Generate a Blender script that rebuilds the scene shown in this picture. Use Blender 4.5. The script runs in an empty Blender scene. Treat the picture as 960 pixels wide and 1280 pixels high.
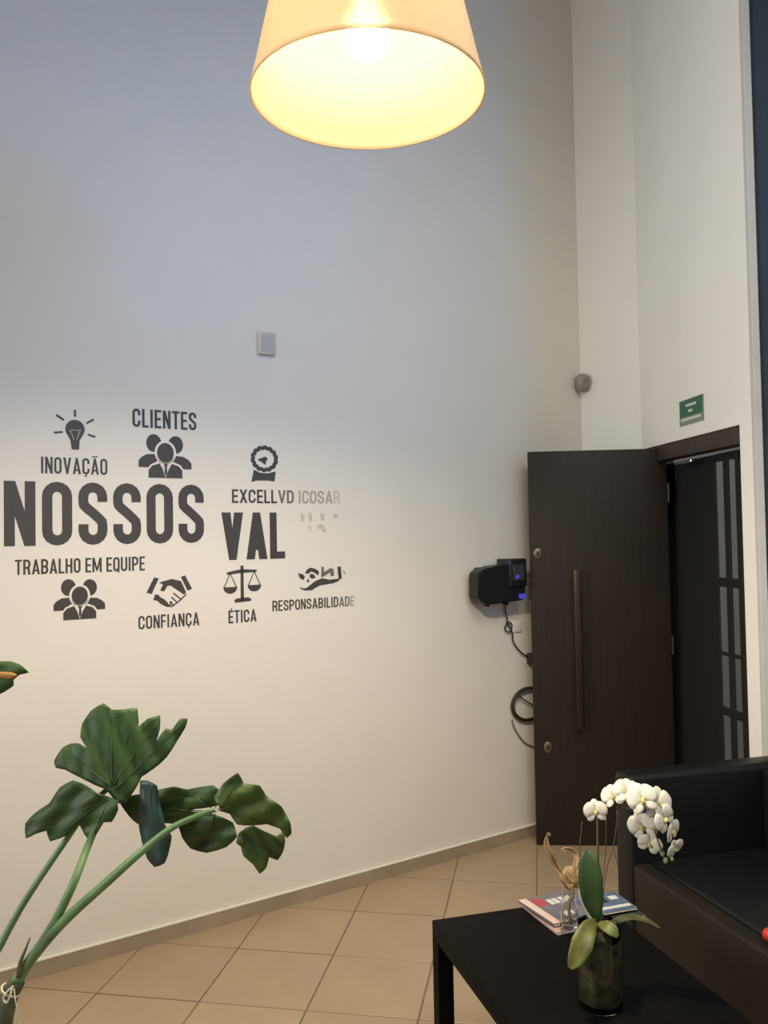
import bpy, bmesh, math, random
from mathutils import Vector, Matrix

random.seed(7)
SC = bpy.context.scene
COL = SC.collection
PI = math.pi

# ------------------------------------------------------------------ camera
EYE = Vector((0.0, 0.0, 1.635))
FPX, PITCH, ROLL = 1075.0, math.radians(1.778), math.radians(-1.031)
_fw = Vector((0, math.cos(PITCH), math.sin(PITCH)))
_r0 = Vector((1, 0, 0))
_u0 = _r0.cross(_fw)
_r = _r0 * math.cos(ROLL) + _u0 * math.sin(ROLL)
_u = _u0 * math.cos(ROLL) - _r0 * math.sin(ROLL)
cam_data = bpy.data.cameras.new('camera')
cam_data.sensor_fit = 'VERTICAL'
cam_data.sensor_height = 36.0
cam_data.lens = FPX / 1280.0 * 36.0
cam_data.clip_start = 0.05
cam = bpy.data.objects.new('camera', cam_data)
COL.objects.link(cam)
cam.matrix_world = Matrix(((_r.x, _u.x, -_fw.x, EYE.x), (_r.y, _u.y, -_fw.y, EYE.y), (_r.z, _u.z, -_fw.z, EYE.z), (0, 0, 0, 1)))
SC.camera = cam

# ------------------------------------------------------------------ world, lights, exposure
SC.view_settings.view_transform = 'Standard'
SC.view_settings.look = 'None'
SC.view_settings.exposure = 0.07
SC.view_settings.gamma = 1.0
SC.view_settings.use_curve_mapping = False
world = bpy.data.worlds.new('sky')
SC.world = world
world.use_nodes = True
world.node_tree.nodes['Background'].inputs[0].default_value = (0.80, 0.88, 1.0, 1)
world.node_tree.nodes['Background'].inputs[1].default_value = 0.6


def area_light(name, loc, target, sx, sy, power, color):
    d = bpy.data.lights.new(name, 'AREA')
    d.shape = 'RECTANGLE'
    d.size, d.size_y, d.energy, d.color = sx, sy, power, color
    o = bpy.data.objects.new(name, d)
    COL.objects.link(o)
    o.location = loc
    o.rotation_euler = (Vector(target) - Vector(loc)).to_track_quat('-Z', 'Y').to_euler()
    return o


# daylight through the tall windows behind and to the right of the camera
day = area_light('window_daylight', (3.45, -0.4, 3.0), (-1.0, 3.5, 3.2), 2.6, 2.0, 10, (0.12, 0.43, 1.0))
day.data.spread = math.radians(56)
# added warm fill from overhead, with no fitting modelled for it
down = area_light('ceiling_fill', (1.2, 0.6, 4.6), (0.5, 3.4, 0.0), 1.8, 1.8, 27, (1.0, 0.96, 0.83))
down.data.spread = math.radians(102)
# added side fill before the solid left end wall, brightening the entrance wall
side = area_light('side_fill', (-5.8, -0.9, 2.6), (1.8, 2.0, 2.5), 2.0, 2.4, 46, (1.0, 0.98, 0.94))
side.data.spread = math.radians(56)


# ------------------------------------------------------------------ helpers
def mat(name, col, rough=0.5, metal=0.0, noise=0.0, scale=8.0, bump=0.0, spec=0.5, detail=4.0, **kw):
    m = bpy.data.materials.new(name)
    m.use_nodes = True
    nt = m.node_tree
    b = nt.nodes['Principled BSDF']
    b.inputs['Base Color'].default_value = (*col, 1)
    b.inputs['Roughness'].default_value = rough
    b.inputs['Metallic'].default_value = metal
    b.inputs['Specular IOR Level'].default_value = spec
    for k, v in kw.items():
        b.inputs[k.replace('_', ' ')].default_value = v
    if noise or bump:
        tc = nt.nodes.new('ShaderNodeTexCoord')
        mp = nt.nodes.new('ShaderNodeMapping')
        nt.links.new(tc.outputs['Object'], mp.inputs['Vector'])
        n = nt.nodes.new('ShaderNodeTexNoise')
        n.inputs['Scale'].default_value = scale
        n.inputs['Detail'].default_value = detail
        nt.links.new(mp.outputs['Vector'], n.inputs['Vector'])
        m['mapping'] = mp.name
        if noise:
            r = nt.nodes.new('ShaderNodeValToRGB')
            r.color_ramp.elements[0].position = 0.3
            r.color_ramp.elements[1].position = 0.7
            r.color_ramp.elements[0].color = (*[max(0, c * (1 - noise)) for c in col], 1)
            r.color_ramp.elements[1].color = (*[min(1, c * (1 + noise)) for c in col], 1)
            nt.links.new(n.outputs['Fac'], r.inputs['Fac'])
            nt.links.new(r.outputs['Color'], b.inputs['Base Color'])
        if bump:
            bp = nt.nodes.new('ShaderNodeBump')
            bp.inputs['Strength'].default_value = bump
            bp.inputs['Distance'].default_value = 0.004
            nt.links.new(n.outputs['Fac'], bp.inputs['Height'])
            nt.links.new(bp.outputs['Normal'], b.inputs['Normal'])
    return m


def stretch(m, sx, sy, sz):
    m.node_tree.nodes[m['mapping']].inputs['Scale'].default_value = (sx, sy, sz)
    return m


def link(name, bm, m, parent=None, smooth=False):
    bmesh.ops.recalc_face_normals(bm, faces=bm.faces)
    me = bpy.data.meshes.new(name)
    bm.to_mesh(me)
    bm.free()
    if smooth:
        for p in me.polygons:
            p.use_smooth = True
        if smooth != 'all':
            me.set_sharp_from_angle(angle=math.radians(38))
    for mm in (m if isinstance(m, (list, tuple)) else [m]):
        me.materials.append(mm)
    o = bpy.data.objects.new(name, me)
    COL.objects.link(o)
    if parent is not None:
        o.parent = parent
    return o


def tag(o, label, cat, group=None):
    o['label'] = label
    o['category'] = cat
    if group:
        o['group'] = group
    return o


def thing(name, label, cat, loc=(0, 0, 0), rz=0.0, group=None):
    o = bpy.data.objects.new(name, None)
    o.empty_display_size = 0.05
    COL.objects.link(o)
    o.location = loc
    o.rotation_euler = (0, 0, rz)
    return tag(o, label, cat, group)


def structure(name, loc=(0, 0, 0), rz=0.0):
    o = bpy.data.objects.new(name, None)
    COL.objects.link(o)
    o.location = loc
    o.rotation_euler = (0, 0, rz)
    o['kind'] = 'structure'
    return o


def struct(o):
    o['kind'] = 'structure'
    return o


def B():
    return bmesh.new()


def box(bm, lo, hi, bevel=0.0, seg=2):
    lo, hi = Vector(lo), Vector(hi)
    r = bmesh.ops.create_cube(bm, size=1.0)
    vs = r['verts']
    c, s = (lo + hi) / 2, hi - lo
    for v in vs:
        v.co = Vector((v.co.x * s.x, v.co.y * s.y, v.co.z * s.z)) + c
    if bevel:
        es = list({e for v in vs for e in v.link_edges})
        bmesh.ops.bevel(bm, geom=es, offset=bevel, segments=seg, profile=0.5, affect='EDGES')
    return bm


def prism(bm, pts, y0, y1):
    """extrude a 2-D outline (x, z) from y0 to y1"""
    a = [bm.verts.new((x, y0, z)) for x, z in pts]
    b = [bm.verts.new((x, y1, z)) for x, z in pts]
    n = len(pts)
    bm.faces.new(a)
    bm.faces.new(list(reversed(b)))
    for i in range(n):
        bm.faces.new((a[i], b[i], b[(i + 1) % n], a[(i + 1) % n]))
    return bm


def slab(bm, pts, z0, z1):
    """extrude a plan outline (x, y) from z0 to z1"""
    a = [bm.verts.new((x, y, z0)) for x, y in pts]
    b = [bm.verts.new((x, y, z1)) for x, y in pts]
    n = len(pts)
    bm.faces.new(a)
    bm.faces.new(list(reversed(b)))
    for i in range(n):
        bm.faces.new((a[i], b[i], b[(i + 1) % n], a[(i + 1) % n]))
    return bm


def smooth_path(pts, n=6):
    pts = [Vector(p) for p in pts]
    out = []
    for i in range(len(pts) - 1):
        p0 = pts[max(i - 1, 0)]
        p1, p2 = pts[i], pts[i + 1]
        p3 = pts[min(i + 2, len(pts) - 1)]
        for k in range(n):
            t = k / n
            out.append(0.5 * ((2 * p1) + (p2 - p0) * t + (2 * p0 - 5 * p1 + 4 * p2 - p3) * t * t + (3 * p1 - p0 - 3 * p2 + p3) * t ** 3))
    out.append(pts[-1])
    return out


def tube(bm, pts, rad, seg=8, caps=True):
    pts = [Vector(p) for p in pts]
    n = len(pts)
    rads = rad if isinstance(rad, (list, tuple)) else [rad] * n
    if len(rads) != n:
        rads = [rads[0] + (rads[-1] - rads[0]) * i / (n - 1) for i in range(n)]
    rings = []
    up = None
    for i in range(n):
        t = (pts[min(i + 1, n - 1)] - pts[max(i - 1, 0)]).normalized()
        if up is None:
            up = t.orthogonal().normalized()
        up = (up - t * up.dot(t))
        up = up.normalized() if up.length > 1e-6 else t.orthogonal().normalized()
        sd = t.cross(up)
        rings.append([bm.verts.new(pts[i] + (up * math.cos(2 * PI * k / seg) + sd * math.sin(2 * PI * k / seg)) * rads[i]) for k in range(seg)])
    for i in range(n - 1):
        for k in range(seg):
            bm.faces.new((rings[i][k], rings[i][(k + 1) % seg], rings[i + 1][(k + 1) % seg], rings[i + 1][k]))
    if caps:
        bm.faces.new(list(reversed(rings[0])))
        bm.faces.new(rings[-1])
    return bm


def lathe(bm, prof, seg=32, c=(0, 0, 0)):
    rings = []
    for r, z in prof:
        if r < 1e-6:
            rings.append([bm.verts.new((c[0], c[1], c[2] + z))])
        else:
            rings.append([bm.verts.new((c[0] + r * math.cos(2 * PI * k / seg), c[1] + r * math.sin(2 * PI * k / seg), c[2] + z)) for k in range(seg)])
    for a, b in zip(rings, rings[1:]):
        for k in range(seg):
            q = [a[k % len(a)], a[(k + 1) % len(a)], b[(k + 1) % len(b)], b[k % len(b)]]
            u = []
            for v in q:
                if v not in u:
                    u.append(v)
            if len(u) > 2:
                bm.faces.new(u)
    return bm


def ellipse(cx, cz, rx, rz, n=24, a0=0.0, a1=2 * PI):
    full = abs(a1 - a0) > 2 * PI - 1e-6
    m = n if full else n + 1
    return [(cx + rx * math.cos(a0 + (a1 - a0) * i / n), cz + rz * math.sin(a0 + (a1 - a0) * i / n)) for i in range(m)]


def ribbon(bm, path, w, y0, y1, closed=False):
    """a stroke of constant width w along a 2-D path, as a thin solid"""
    n = len(path)
    P = [Vector(p) for p in path]
    L, R = [], []
    for i in range(n):
        if closed:
            a, b = P[i - 1], P[(i + 1) % n]
        else:
            a, b = P[max(i - 1, 0)], P[min(i + 1, n - 1)]
        d0 = (P[i] - a)
        d1 = (b - P[i])
        d0 = d0.normalized() if d0.length > 1e-9 else d1.normalized()
        d1 = d1.normalized() if d1.length > 1e-9 else d0
        t = (d0 + d1)
        t = t.normalized() if t.length > 1e-6 else d1
        nn = Vector((-t.y, t.x))
        k = 1.0 / max(0.5, abs(nn.dot(Vector((-d1.y, d1.x)))))
        L.append(P[i] + nn * w / 2 * k)
        R.append(P[i] - nn * w / 2 * k)
    V = [[bm.verts.new((q.x, y, q.y)) for q in S] for S in (L, R) for y in (y0, y1)]
    rng = range(n) if closed else range(n - 1)
    for i in rng:
        j = (i + 1) % n
        bm.faces.new((V[0][i], V[0][j], V[2][j], V[2][i]))
        bm.faces.new((V[1][i], V[3][i], V[3][j], V[1][j]))
        bm.faces.new((V[0][i], V[1][i], V[1][j], V[0][j]))
        bm.faces.new((V[2][i], V[2][j], V[3][j], V[3][i]))
    if not closed:
        for i in (0, n - 1):
            bm.faces.new((V[0][i], V[2][i], V[3][i], V[1][i]))
    return bm


def pt(x, y, Y):
    """the point at distance Y down the room that the survey photo shows at (x, y)"""
    d = _fw * FPX + _r * (x - 480) + _u * (640 - y)
    return EYE + d * (Y / d.y)


def on_z(x, y, z):
    d = _fw * FPX + _r * (x - 480) + _u * (640 - y)
    return EYE + d * ((z - EYE.z) / d.z)


# ------------------------------------------------------------------ materials
M_wall = mat('white_paint', (0.80, 0.785, 0.745), 0.55, noise=0.015, scale=3, bump=0.06, spec=0.3)
M_ceil = mat('ceiling_paint', (0.80, 0.79, 0.77), 0.8, noise=0.02, scale=3)
M_grout = mat('grout', (0.22, 0.165, 0.11), 0.9, noise=0.15, scale=30)
M_tile = [mat('beige_tile_%s' % s, c, 0.34, noise=0.05, scale=5, bump=0.02) for s, c in
          (('plain', (0.40, 0.305, 0.205)), ('pale', (0.415, 0.318, 0.215)), ('warm', (0.388, 0.294, 0.197)))]
M_skirt = mat('skirting_tile', (0.36, 0.29, 0.22), 0.5, noise=0.12, scale=6)
M_skirt_top = mat('skirting_grout', (0.82, 0.78, 0.72), 0.8)
M_vinyl = mat('charcoal_vinyl', (0.052, 0.046, 0.043), 0.55, noise=0.05, scale=30)
M_vinyl_mid = mat('faded_vinyl', (0.16, 0.145, 0.13), 0.6, noise=0.1, scale=60)
M_vinyl_pale = mat('worn_vinyl', (0.42, 0.385, 0.345), 0.6, noise=0.12, scale=60)
M_vinyl_ghost = mat('residue_vinyl', (0.60, 0.565, 0.52), 0.6, noise=0.08, scale=60)
M_door = stretch(mat('espresso_wood', (0.022, 0.0155, 0.013), 0.5, noise=0.2, scale=5, bump=0.03, spec=0.3), 14, 14, 0.6)
M_frame = stretch(mat('dark_wood_frame', (0.040, 0.028, 0.022), 0.5, noise=0.25, scale=5), 10, 10, 1)
M_bronze = mat('dark_bronze', (0.06, 0.045, 0.038), 0.35, 0.6)
M_brass = mat('dull_brass', (0.20, 0.17, 0.13), 0.4, 0.7)
M_gate = mat('gate_paint', (0.016, 0.015, 0.014), 0.65, noise=0.1, scale=20, spec=0.2)
M_steel = mat('steel', (0.5, 0.5, 0.5), 0.35, 0.9)
M_outwall = mat('outer_render', (0.25, 0.21, 0.165), 0.8, noise=0.06, scale=4)
M_leather = mat('black_leather', (0.006, 0.006, 0.0065), 0.45, noise=0.2, scale=12, bump=0.12, spec=0.3)
M_leather2 = mat('dark_brown_leather', (0.016, 0.012, 0.0095), 0.55, noise=0.2, scale=12, bump=0.12, spec=0.25)
M_table = stretch(mat('black_brown_laminate', (0.0045, 0.0042, 0.004), 0.6, noise=0.25, scale=8, spec=0.06), 12, 1, 12)
M_black = mat('black_plastic', (0.012, 0.012, 0.014), 0.4, noise=0.1, scale=20)
M_greypl = mat('charcoal_plastic', (0.05, 0.05, 0.055), 0.45)
M_cable = mat('black_rubber', (0.018, 0.016, 0.015), 0.5)
M_redcable = mat('reddish_cable', (0.20, 0.12, 0.10), 0.5)
M_offwhite = mat('off_white_plastic', (0.60, 0.58, 0.54), 0.45)
M_shadeplate = mat('grey_white_plastic', (0.50, 0.48, 0.45), 0.45)
M_greyplastic = mat('grey_plastic', (0.26, 0.245, 0.22), 0.45, noise=0.05, scale=20)
M_lens = mat('sensor_lens', (0.20, 0.19, 0.17), 0.25)
M_green = mat('sign_green', (0.018, 0.115, 0.06), 0.4, noise=0.05, scale=20)
M_signwhite = mat('sign_white', (0.62, 0.70, 0.64), 0.5)
M_signbase = mat('sign_border', (0.20, 0.24, 0.17), 0.5)
M_alu = mat('grey_aluminium', (0.52, 0.51, 0.49), 0.7, 0.0, noise=0.05, scale=6)
M_bluegl = mat('tinted_blue_glass', (0.045, 0.058, 0.080), 0.7, noise=0.1, scale=3, spec=0.05)
M_leaf = mat('leaf_green', (0.034, 0.078, 0.016), 0.6, noise=0.25, scale=9, bump=0.15)
M_leaf2 = mat('leaf_olive', (0.050, 0.090, 0.012), 0.55, noise=0.35, scale=9, bump=0.15)
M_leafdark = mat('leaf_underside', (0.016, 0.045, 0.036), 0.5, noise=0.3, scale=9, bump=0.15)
M_leafyel = mat('leaf_yellow', (0.50, 0.28, 0.07), 0.5, noise=0.25, scale=20)
M_vein = mat('leaf_vein', (0.048, 0.105, 0.026), 0.5)
M_stem = mat('stem_green', (0.13, 0.24, 0.10), 0.45, noise=0.25, scale=14)
M_trunk = mat('trunk_bark', (0.11, 0.12, 0.07), 0.8, noise=0.4, scale=20, bump=0.5)
M_string = mat('cream_string', (0.66, 0.62, 0.46), 0.9, noise=0.15, scale=200)
M_dry = mat('dry_brown', (0.13, 0.09, 0.06), 0.8, noise=0.3, scale=30)
M_soil = mat('soil', (0.035, 0.024, 0.016), 1.0, noise=0.5, scale=40, bump=1.0)
M_pot = mat('grey_ceramic', (0.30, 0.29, 0.28), 0.5, noise=0.1, scale=10)
M_petal = mat('white_petal', (0.72, 0.71, 0.62), 0.5, noise=0.04, scale=30, Subsurface_Weight=0.0)
M_lip = mat('yellow_lip', (0.60, 0.52, 0.20), 0.5)
M_bud = mat('green_bud', (0.20, 0.27, 0.12), 0.5)
M_orleaf = mat('orchid_leaf', (0.034, 0.075, 0.022), 0.4, noise=0.25, scale=15)
M_orleaf2 = mat('orchid_leaf_yellowing', (0.11, 0.125, 0.028), 0.45, noise=0.35, scale=18)
M_spike = mat('orchid_spike', (0.10, 0.11, 0.045), 0.5, noise=0.2, scale=30)
M_root = mat('pale_root', (0.45, 0.47, 0.38), 0.6)
M_wire = mat('brown_wire', (0.12, 0.085, 0.05), 0.6)
M_moss = mat('moss_bark', (0.045, 0.038, 0.014), 1.0, noise=0.7, scale=40, bump=1.0)
M_spathe = mat('dried_spathe', (0.44, 0.29, 0.15), 0.65, noise=0.25, scale=25, bump=0.2)
M_glass = mat('clear_glass', (0.95, 0.97, 0.95), 0.02, Transmission_Weight=1.0, IOR=1.45)
M_paper = mat('page_paper', (0.82, 0.72, 0.66), 0.7, noise=0.08, scale=60)
M_red = mat('red_plastic', (0.55, 0.04, 0.025), 0.4)


def lamp_materials():
    m = bpy.data.materials.new('pale_lamp_shade')
    m.use_nodes = True
    nt = m.node_tree
    nt.nodes.remove(nt.nodes['Principled BSDF'])
    out = nt.nodes['Material Output']
    d = nt.nodes.new('ShaderNodeBsdfDiffuse')
    d.inputs['Color'].default_value = (0.78, 0.65, 0.43, 1)
    t = nt.nodes.new('ShaderNodeBsdfTranslucent')
    t.inputs['Color'].default_value = (0.85, 0.55, 0.28, 1)
    mx = nt.nodes.new('ShaderNodeMixShader')
    mx.inputs[0].default_value = 0.14
    f = nt.nodes.new('ShaderNodeBsdfRefraction')
    f.inputs['Color'].default_value = (1.0, 0.88, 0.66, 1)
    f.inputs['IOR'].default_value = 1.08
    f.inputs['Roughness'].default_value = 0.55
    m2 = nt.nodes.new('ShaderNodeMixShader')
    m2.inputs[0].default_value = 0.30
    nt.links.new(d.outputs[0], mx.inputs[1])
    nt.links.new(t.outputs[0], mx.inputs[2])
    nt.links.new(mx.outputs[0], m2.inputs[1])
    nt.links.new(f.outputs[0], m2.inputs[2])
    nt.links.new(m2.outputs[0], out.inputs[0])
    e = bpy.data.materials.new('lit_bulb')
    e.use_nodes = True
    b = e.node_tree.nodes['Principled BSDF']
    b.inputs['Emission Color'].default_value = (1.0, 0.84, 0.58, 1)
    b.inputs['Emission Strength'].default_value = 62
    return m, e


M_shade, M_bulb = lamp_materials()

# ------------------------------------------------------------------ room shell
WA = math.radians(56.0095)
WT = Vector((math.sin(WA), math.cos(WA), 0))          # along the lettered wall, away from us
WN = Vector((math.cos(WA), -math.sin(WA), 0))         # out of that wall, into the room
WD = -3.4948
WRZ = math.atan2(WT.y, WT.x)
HC = 5.4


def W(u, z, off=0.0):
    p = WN * (WD + off) + WT * u
    return Vector((p.x, p.y, z))


def plan(u, off):
    p = WN * (WD + off) + WT * u
    return (p.x, p.y)


UC = 3.757                                             # corner of the room
CORNER = plan(UC, 0)
JL = (1.425, 4.72)                                     # where the entrance wall bends
RD = Vector((math.sin(math.radians(-6.46)), math.cos(math.radians(-6.46))))   # entrance wall, away from us
OR_ = Vector((1.541, 3.70))                            # right jamb of the entrance
RN = Vector((RD.y, -RD.x))                             # behind that wall
END = OR_ - RD * 0.095                                 # nearest end of the entrance wall
OL_ = OR_ + RD * 0.985
Z_OPEN = 2.10

# floor: grout bed with single tiles
bm = B()
slab(bm, [(-6.5, -3.2), (4.2, -3.2), (4.2, 6.6), (-6.5, 6.6)], -0.06, -0.004)
floor = struct(link('floor', bm, M_grout))
TA = math.radians(10.1516)
TX = Vector((math.cos(TA), -math.sin(TA)))
TY = Vector((math.sin(TA), math.cos(TA)))
PA, PB, OA, OB = 0.394, 0.4015, -0.4395, 3.345
G = 0.0028
tile_me = {}


def tile_mesh(k):
    if k not in tile_me:
        b = B()
        box(b, (G, G, -0.012), (PA - G, PB - G, 0.0))
        top = [e for e in b.edges if all(v.co.z > -0.001 for v in e.verts)]
        bmesh.ops.bevel(b, geom=top, offset=0.0016, segments=1, affect='EDGES')
        me = bpy.data.meshes.new('tile')
        b.to_mesh(me)
        b.free()
        me.materials.append(M_tile[k])
        tile_me[k] = me
    return tile_me[k]


rest = B()
n_t = 0
for i in range(-18, 14):
    for j in range(-16, 8):
        o2 = TX * (OA + PA * i) + TY * (OB + PB * j)
        cs = [o2 + TX * a + TY * b for a in (0, PA) for b in (0, PB)]
        ds = [c.x * WN.x + c.y * WN.y - WD for c in cs]
        if max(ds) < 0.02:
            continue
        ctr = o2 + TX * PA / 2 + TY * PB / 2
        if ctr.x < -5.6 or ctr.x > 3.4 or ctr.y < -2.9 or ctr.y > 5.4:
            continue
        near = ctr.y > 1.6 and abs(ctr.x) < 0.9 * ctr.y * 0.62 + 0.5 and ctr.x < 1.75
        cut = min(ds) < 0.0
        if near and not cut:
            t = bpy.data.objects.new('tile', tile_mesh(random.randrange(3)))
            COL.objects.link(t)
            t.location = (o2.x, o2.y, 0)
            t.rotation_euler = (0, 0, -TA)
            t.parent = floor
            n_t += 1
        else:
            b = B() if near else rest
            r = bmesh.ops.create_cube(b, size=1.0)
            for v in r['verts']:
                lx, ly = (v.co.x + 0.5) * (PA - 2 * G) + G, (v.co.y + 0.5) * (PB - 2 * G) + G
                q = o2 + TX * lx + TY * ly
                v.co = Vector((q.x, q.y, -0.012 + (v.co.z + 0.5) * 0.012))
            if near:
                bmesh.ops.bisect_plane(b, geom=b.verts[:] + b.edges[:] + b.faces[:], plane_co=W(0, 0), plane_no=WN, clear_inner=True)
                link('tile', b, M_tile[random.randrange(3)], floor)
o = link('floor_tiles_beyond', rest, M_tile[0], floor)
o['kind'] = 'stuff'

# walls
bm = B()
slab(bm, [plan(-4.6, 0), CORNER, plan(UC, -0.2), plan(-4.6, -0.2)], -0.06, HC)
struct(link('wall_left', bm, M_wall))
# entrance wall: short return, strip before the door, lintel over it, pier after it
TW = 0.16
bm = B()
jlb = (JL[0] + 0.12, JL[1] + 0.11)
slab(bm, [CORNER, JL, jlb, (CORNER[0] + 0.12, CORNER[1] + 0.11)], -0.06, HC)
ol, orr, en = OL_, OR_, END
slab(bm, [JL, tuple(ol), tuple(ol + RN * TW), jlb], -0.06, HC)
slab(bm, [tuple(ol), tuple(orr), tuple(orr + RN * TW), tuple(ol + RN * TW)], Z_OPEN, HC)
slab(bm, [tuple(orr), tuple(en), tuple(en + RN * TW), tuple(orr + RN * TW)], -0.06, HC)
struct(link('wall_right', bm, M_wall))
# rest of the hall, out of the picture
bm = B()
slab(bm, [(3.5, -3.0), (3.7, -3.0), (3.7, 3.7), (3.5, 3.7)], -0.06, 1.6)
slab(bm, [(3.5, -3.0), (3.7, -3.0), (3.7, 3.7), (3.5, 3.7)], 4.1, HC)
slab(bm, [(3.5, 1.2), (3.7, 1.2), (3.7, 3.7), (3.5, 3.7)], 1.6, 4.1)
slab(bm, [(3.5, -3.0), (3.7, -3.0), (3.7, -2.0), (3.5, -2.0)], 1.6, 4.1)
struct(link('wall_far_right', bm, M_wall))
bm = B()
slab(bm, [(-6.4, -3.2), (3.7, -3.2), (3.7, -3.0), (-6.4, -3.0)], -0.06, HC)
struct(link('wall_back', bm, M_wall))
bm = B()
slab(bm, [(-6.4, -3.2), (-6.2, -3.2), (-6.2, 0.9), (-6.4, 0.9)], -0.06, HC)
struct(link('wall_far_left', bm, M_wall))
bm = B()
slab(bm, [(-6.4, -3.2), (3.7, -3.2), (3.7, 3.6), tuple(en + RN * TW), (1.7, 5.4), (0.9, 5.4), (-6.4, 0.9)], HC, HC + 0.12)
struct(link('ceiling', bm, M_ceil))

# tall tinted glazing that starts where the entrance wall ends
EP = Vector((en.x, en.y))
win = structure('window_1', (EP.x, EP.y - 0.03, 0), 0)
bm = B()
box(bm, (0.002, 0.0, 0.0), (0.034, 0.05, HC), 0.002, 1)
link('window_frame', bm, M_alu, win)
bm = B()
box(bm, (0.034, 0.012, 0.02), (1.93, 0.03, HC))
link('pane', bm, M_bluegl, win)
bm = B()
box(bm, (0.034, 0.0, 0.0), (1.93, 0.045, 0.06), 0.003, 1)
link('window_rail', bm, M_alu, win)

# skirting along the lettered wall
bs = structure('baseboard_left', (*plan(0, 0), 0), WRZ)
bm = B()
box(bm, (-4.5, -0.009, 0.0), (UC, 0.0, 0.060))
link('skirting', bm, M_skirt, bs)
bm = B()
box(bm, (-4.5, -0.011, 0.060), (UC, 0.0, 0.0665), 0.001, 1)
link('skirting_cap', bm, M_skirt_top, bs)

# ------------------------------------------------------------------ entrance: frame, leaf, gate
frz = math.atan2(RD.y, RD.x)                           # local x = along wall away from us
fr = structure('trim_1', (OR_.x, OR_.y, 0), frz)       # local y<0 is outside, y>0 the room
LO = 0.985
bm = B()
box(bm, (0.0, -0.085, Z_OPEN - 0.08), (LO, -0.012, Z_OPEN), 0.003, 1)
link('header', bm, M_frame, fr)
for x0, x1 in ((LO - 0.05, LO),):
    bm = B()
    box(bm, (x0, -0.085, 0), (x1, -0.012, Z_OPEN - 0.085), 0.003, 1)
    link('jamb', bm, M_frame, fr)
bm = B()
box(bm, (-0.002, -0.085, 0), (0.022, -0.03, Z_OPEN - 0.085), 0.002, 1)
link('jamb', bm, M_frame, fr)

HX, HY = 1.500, 4.545
LX, LY = 0.777, 4.600
dv = Vector((LX - HX, LY - HY))
DW = dv.length
door = structure('door_1', (HX, HY, 0), math.atan2(dv.y, dv.x))   # local x from hinge to free edge, +y towards us
DH = 2.087
TH = 0.045
bm = B()
box(bm, (0, -TH, 0.004), (DW, 0, DH), 0.003, 2)
link('door_leaf', bm, M_door, door, True)


def door_x(px):
    d = _fw * FPX + _r * (px - 480)
    k = d.x / d.y
    # intersection of the sight line with the leaf in plan
    den = dv.x - k * dv.y
    return (k * HY - HX) / den * DW


def door_z(px, py):
    x = door_x(px)
    Y = HY + dv.y * x / DW
    return x, pt(px, py, Y).z


hx, z_hi = door_x(717), door_z(715, 712)[1]
z_lo = door_z(720, 908)[1]
bm = B()
box(bm, (hx - 0.016, 0.036, z_lo), (hx + 0.016, 0.056, z_hi), 0.004, 2)
hd = link('pull_handle', bm, M_bronze, door, True)
for z in (z_lo + 0.12, z_hi - 0.12):
    bm = B()
    tube(bm, [(hx, -0.001, z), (hx, 0.038, z)], 0.010, 10)
    link('standoff', bm, M_bronze, hd, True)
for px, py in ((671, 692), (678, 934)):
    lx, lz = door_z(px, py)
    bm = B()
    lathe(bm, [(0, 0.007), (0.008, 0.0075), (0.016, 0.007), (0.021, 0.004), (0.022, 0.0), (0, 0)], 20)
    bmesh.ops.rotate(bm, verts=bm.verts, matrix=Matrix.Rotation(-PI / 2, 3, 'X'))
    for v in bm.verts:
        v.co.z *= 1.35
    bmesh.ops.translate(bm, verts=bm.verts, vec=(lx, 0, lz))
    es = link('lock_escutcheon', bm, M_brass, door, True)
    bm = B()
    tube(bm, [(lx, 0.007, lz), (lx, 0.013, lz)], 0.0065, 10)
    link('lock_cylinder', bm, M_black, es, True)
for z in (0.25, 1.05, 1.85):
    bm = B()
    tube(bm, [(-0.006, 0.004, z - 0.05), (-0.006, 0.004, z + 0.05)], 0.007, 8)
    link('hinge', bm, M_bronze, door, True)

# iron gate on the outer side of the opening
gate = thing('security_gate', 'dark iron gate with vertical bars in the entrance behind the open door', 'gate', (OR_.x + RN.x * 0.12, OR_.y + RN.y * 0.12, 0), frz)
GZ = 2.013
# local x runs away from us; bars at near end
gx0, gx1 = 0.215, 1.45
bm = B()
box(bm, (0.445, -0.004, 0.03), (gx1, 0.004, GZ), 0.003, 1)
link('sheet_panel', bm, M_gate, gate)
bm = B()
box(bm, (gx0, -0.014, GZ - 0.035), (0.445, 0.014, GZ), 0.003, 1)
link('top_rail', bm, M_gate, gate)
bm = B()
box(bm, (gx0, -0.02, 0.02), (0.445, 0.014, 0.07), 0.003, 1)
link('bottom_rail', bm, M_gate, gate)
GATE_BARS = [(0.215, 0.262), (0.325, 0.372)]
for a, b_ in GATE_BARS:
    bm = B()
    box(bm, (a, -0.005, 0.05), (b_, 0.005, GZ - 0.03), 0.003, 1)
    link('bar', bm, M_gate, gate)
for zz, th in ((1.398, 0.022), (1.058, 0.009), (0.785, 0.020)):
    bm = B()
    box(bm, (gx0, -0.006, zz - th), (0.445, 0.006, zz + th), 0.003, 1)
    link('cross_rail', bm, M_gate, gate)
bm = B()
box(bm, (0.52, 0.07, Z_OPEN - 0.115), (0.70, 0.09, Z_OPEN - 0.100), 0.003, 1)
tag(link('door_closer', bm, M_steel), 'short steel door closer arm under the entrance lintel', 'door closer')
bpy.data.objects['door_closer'].location = (OR_.x + RN.x * 0.12, OR_.y + RN.y * 0.12, 0)
bpy.data.objects['door_closer'].rotation_euler = (0, 0, frz)

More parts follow.
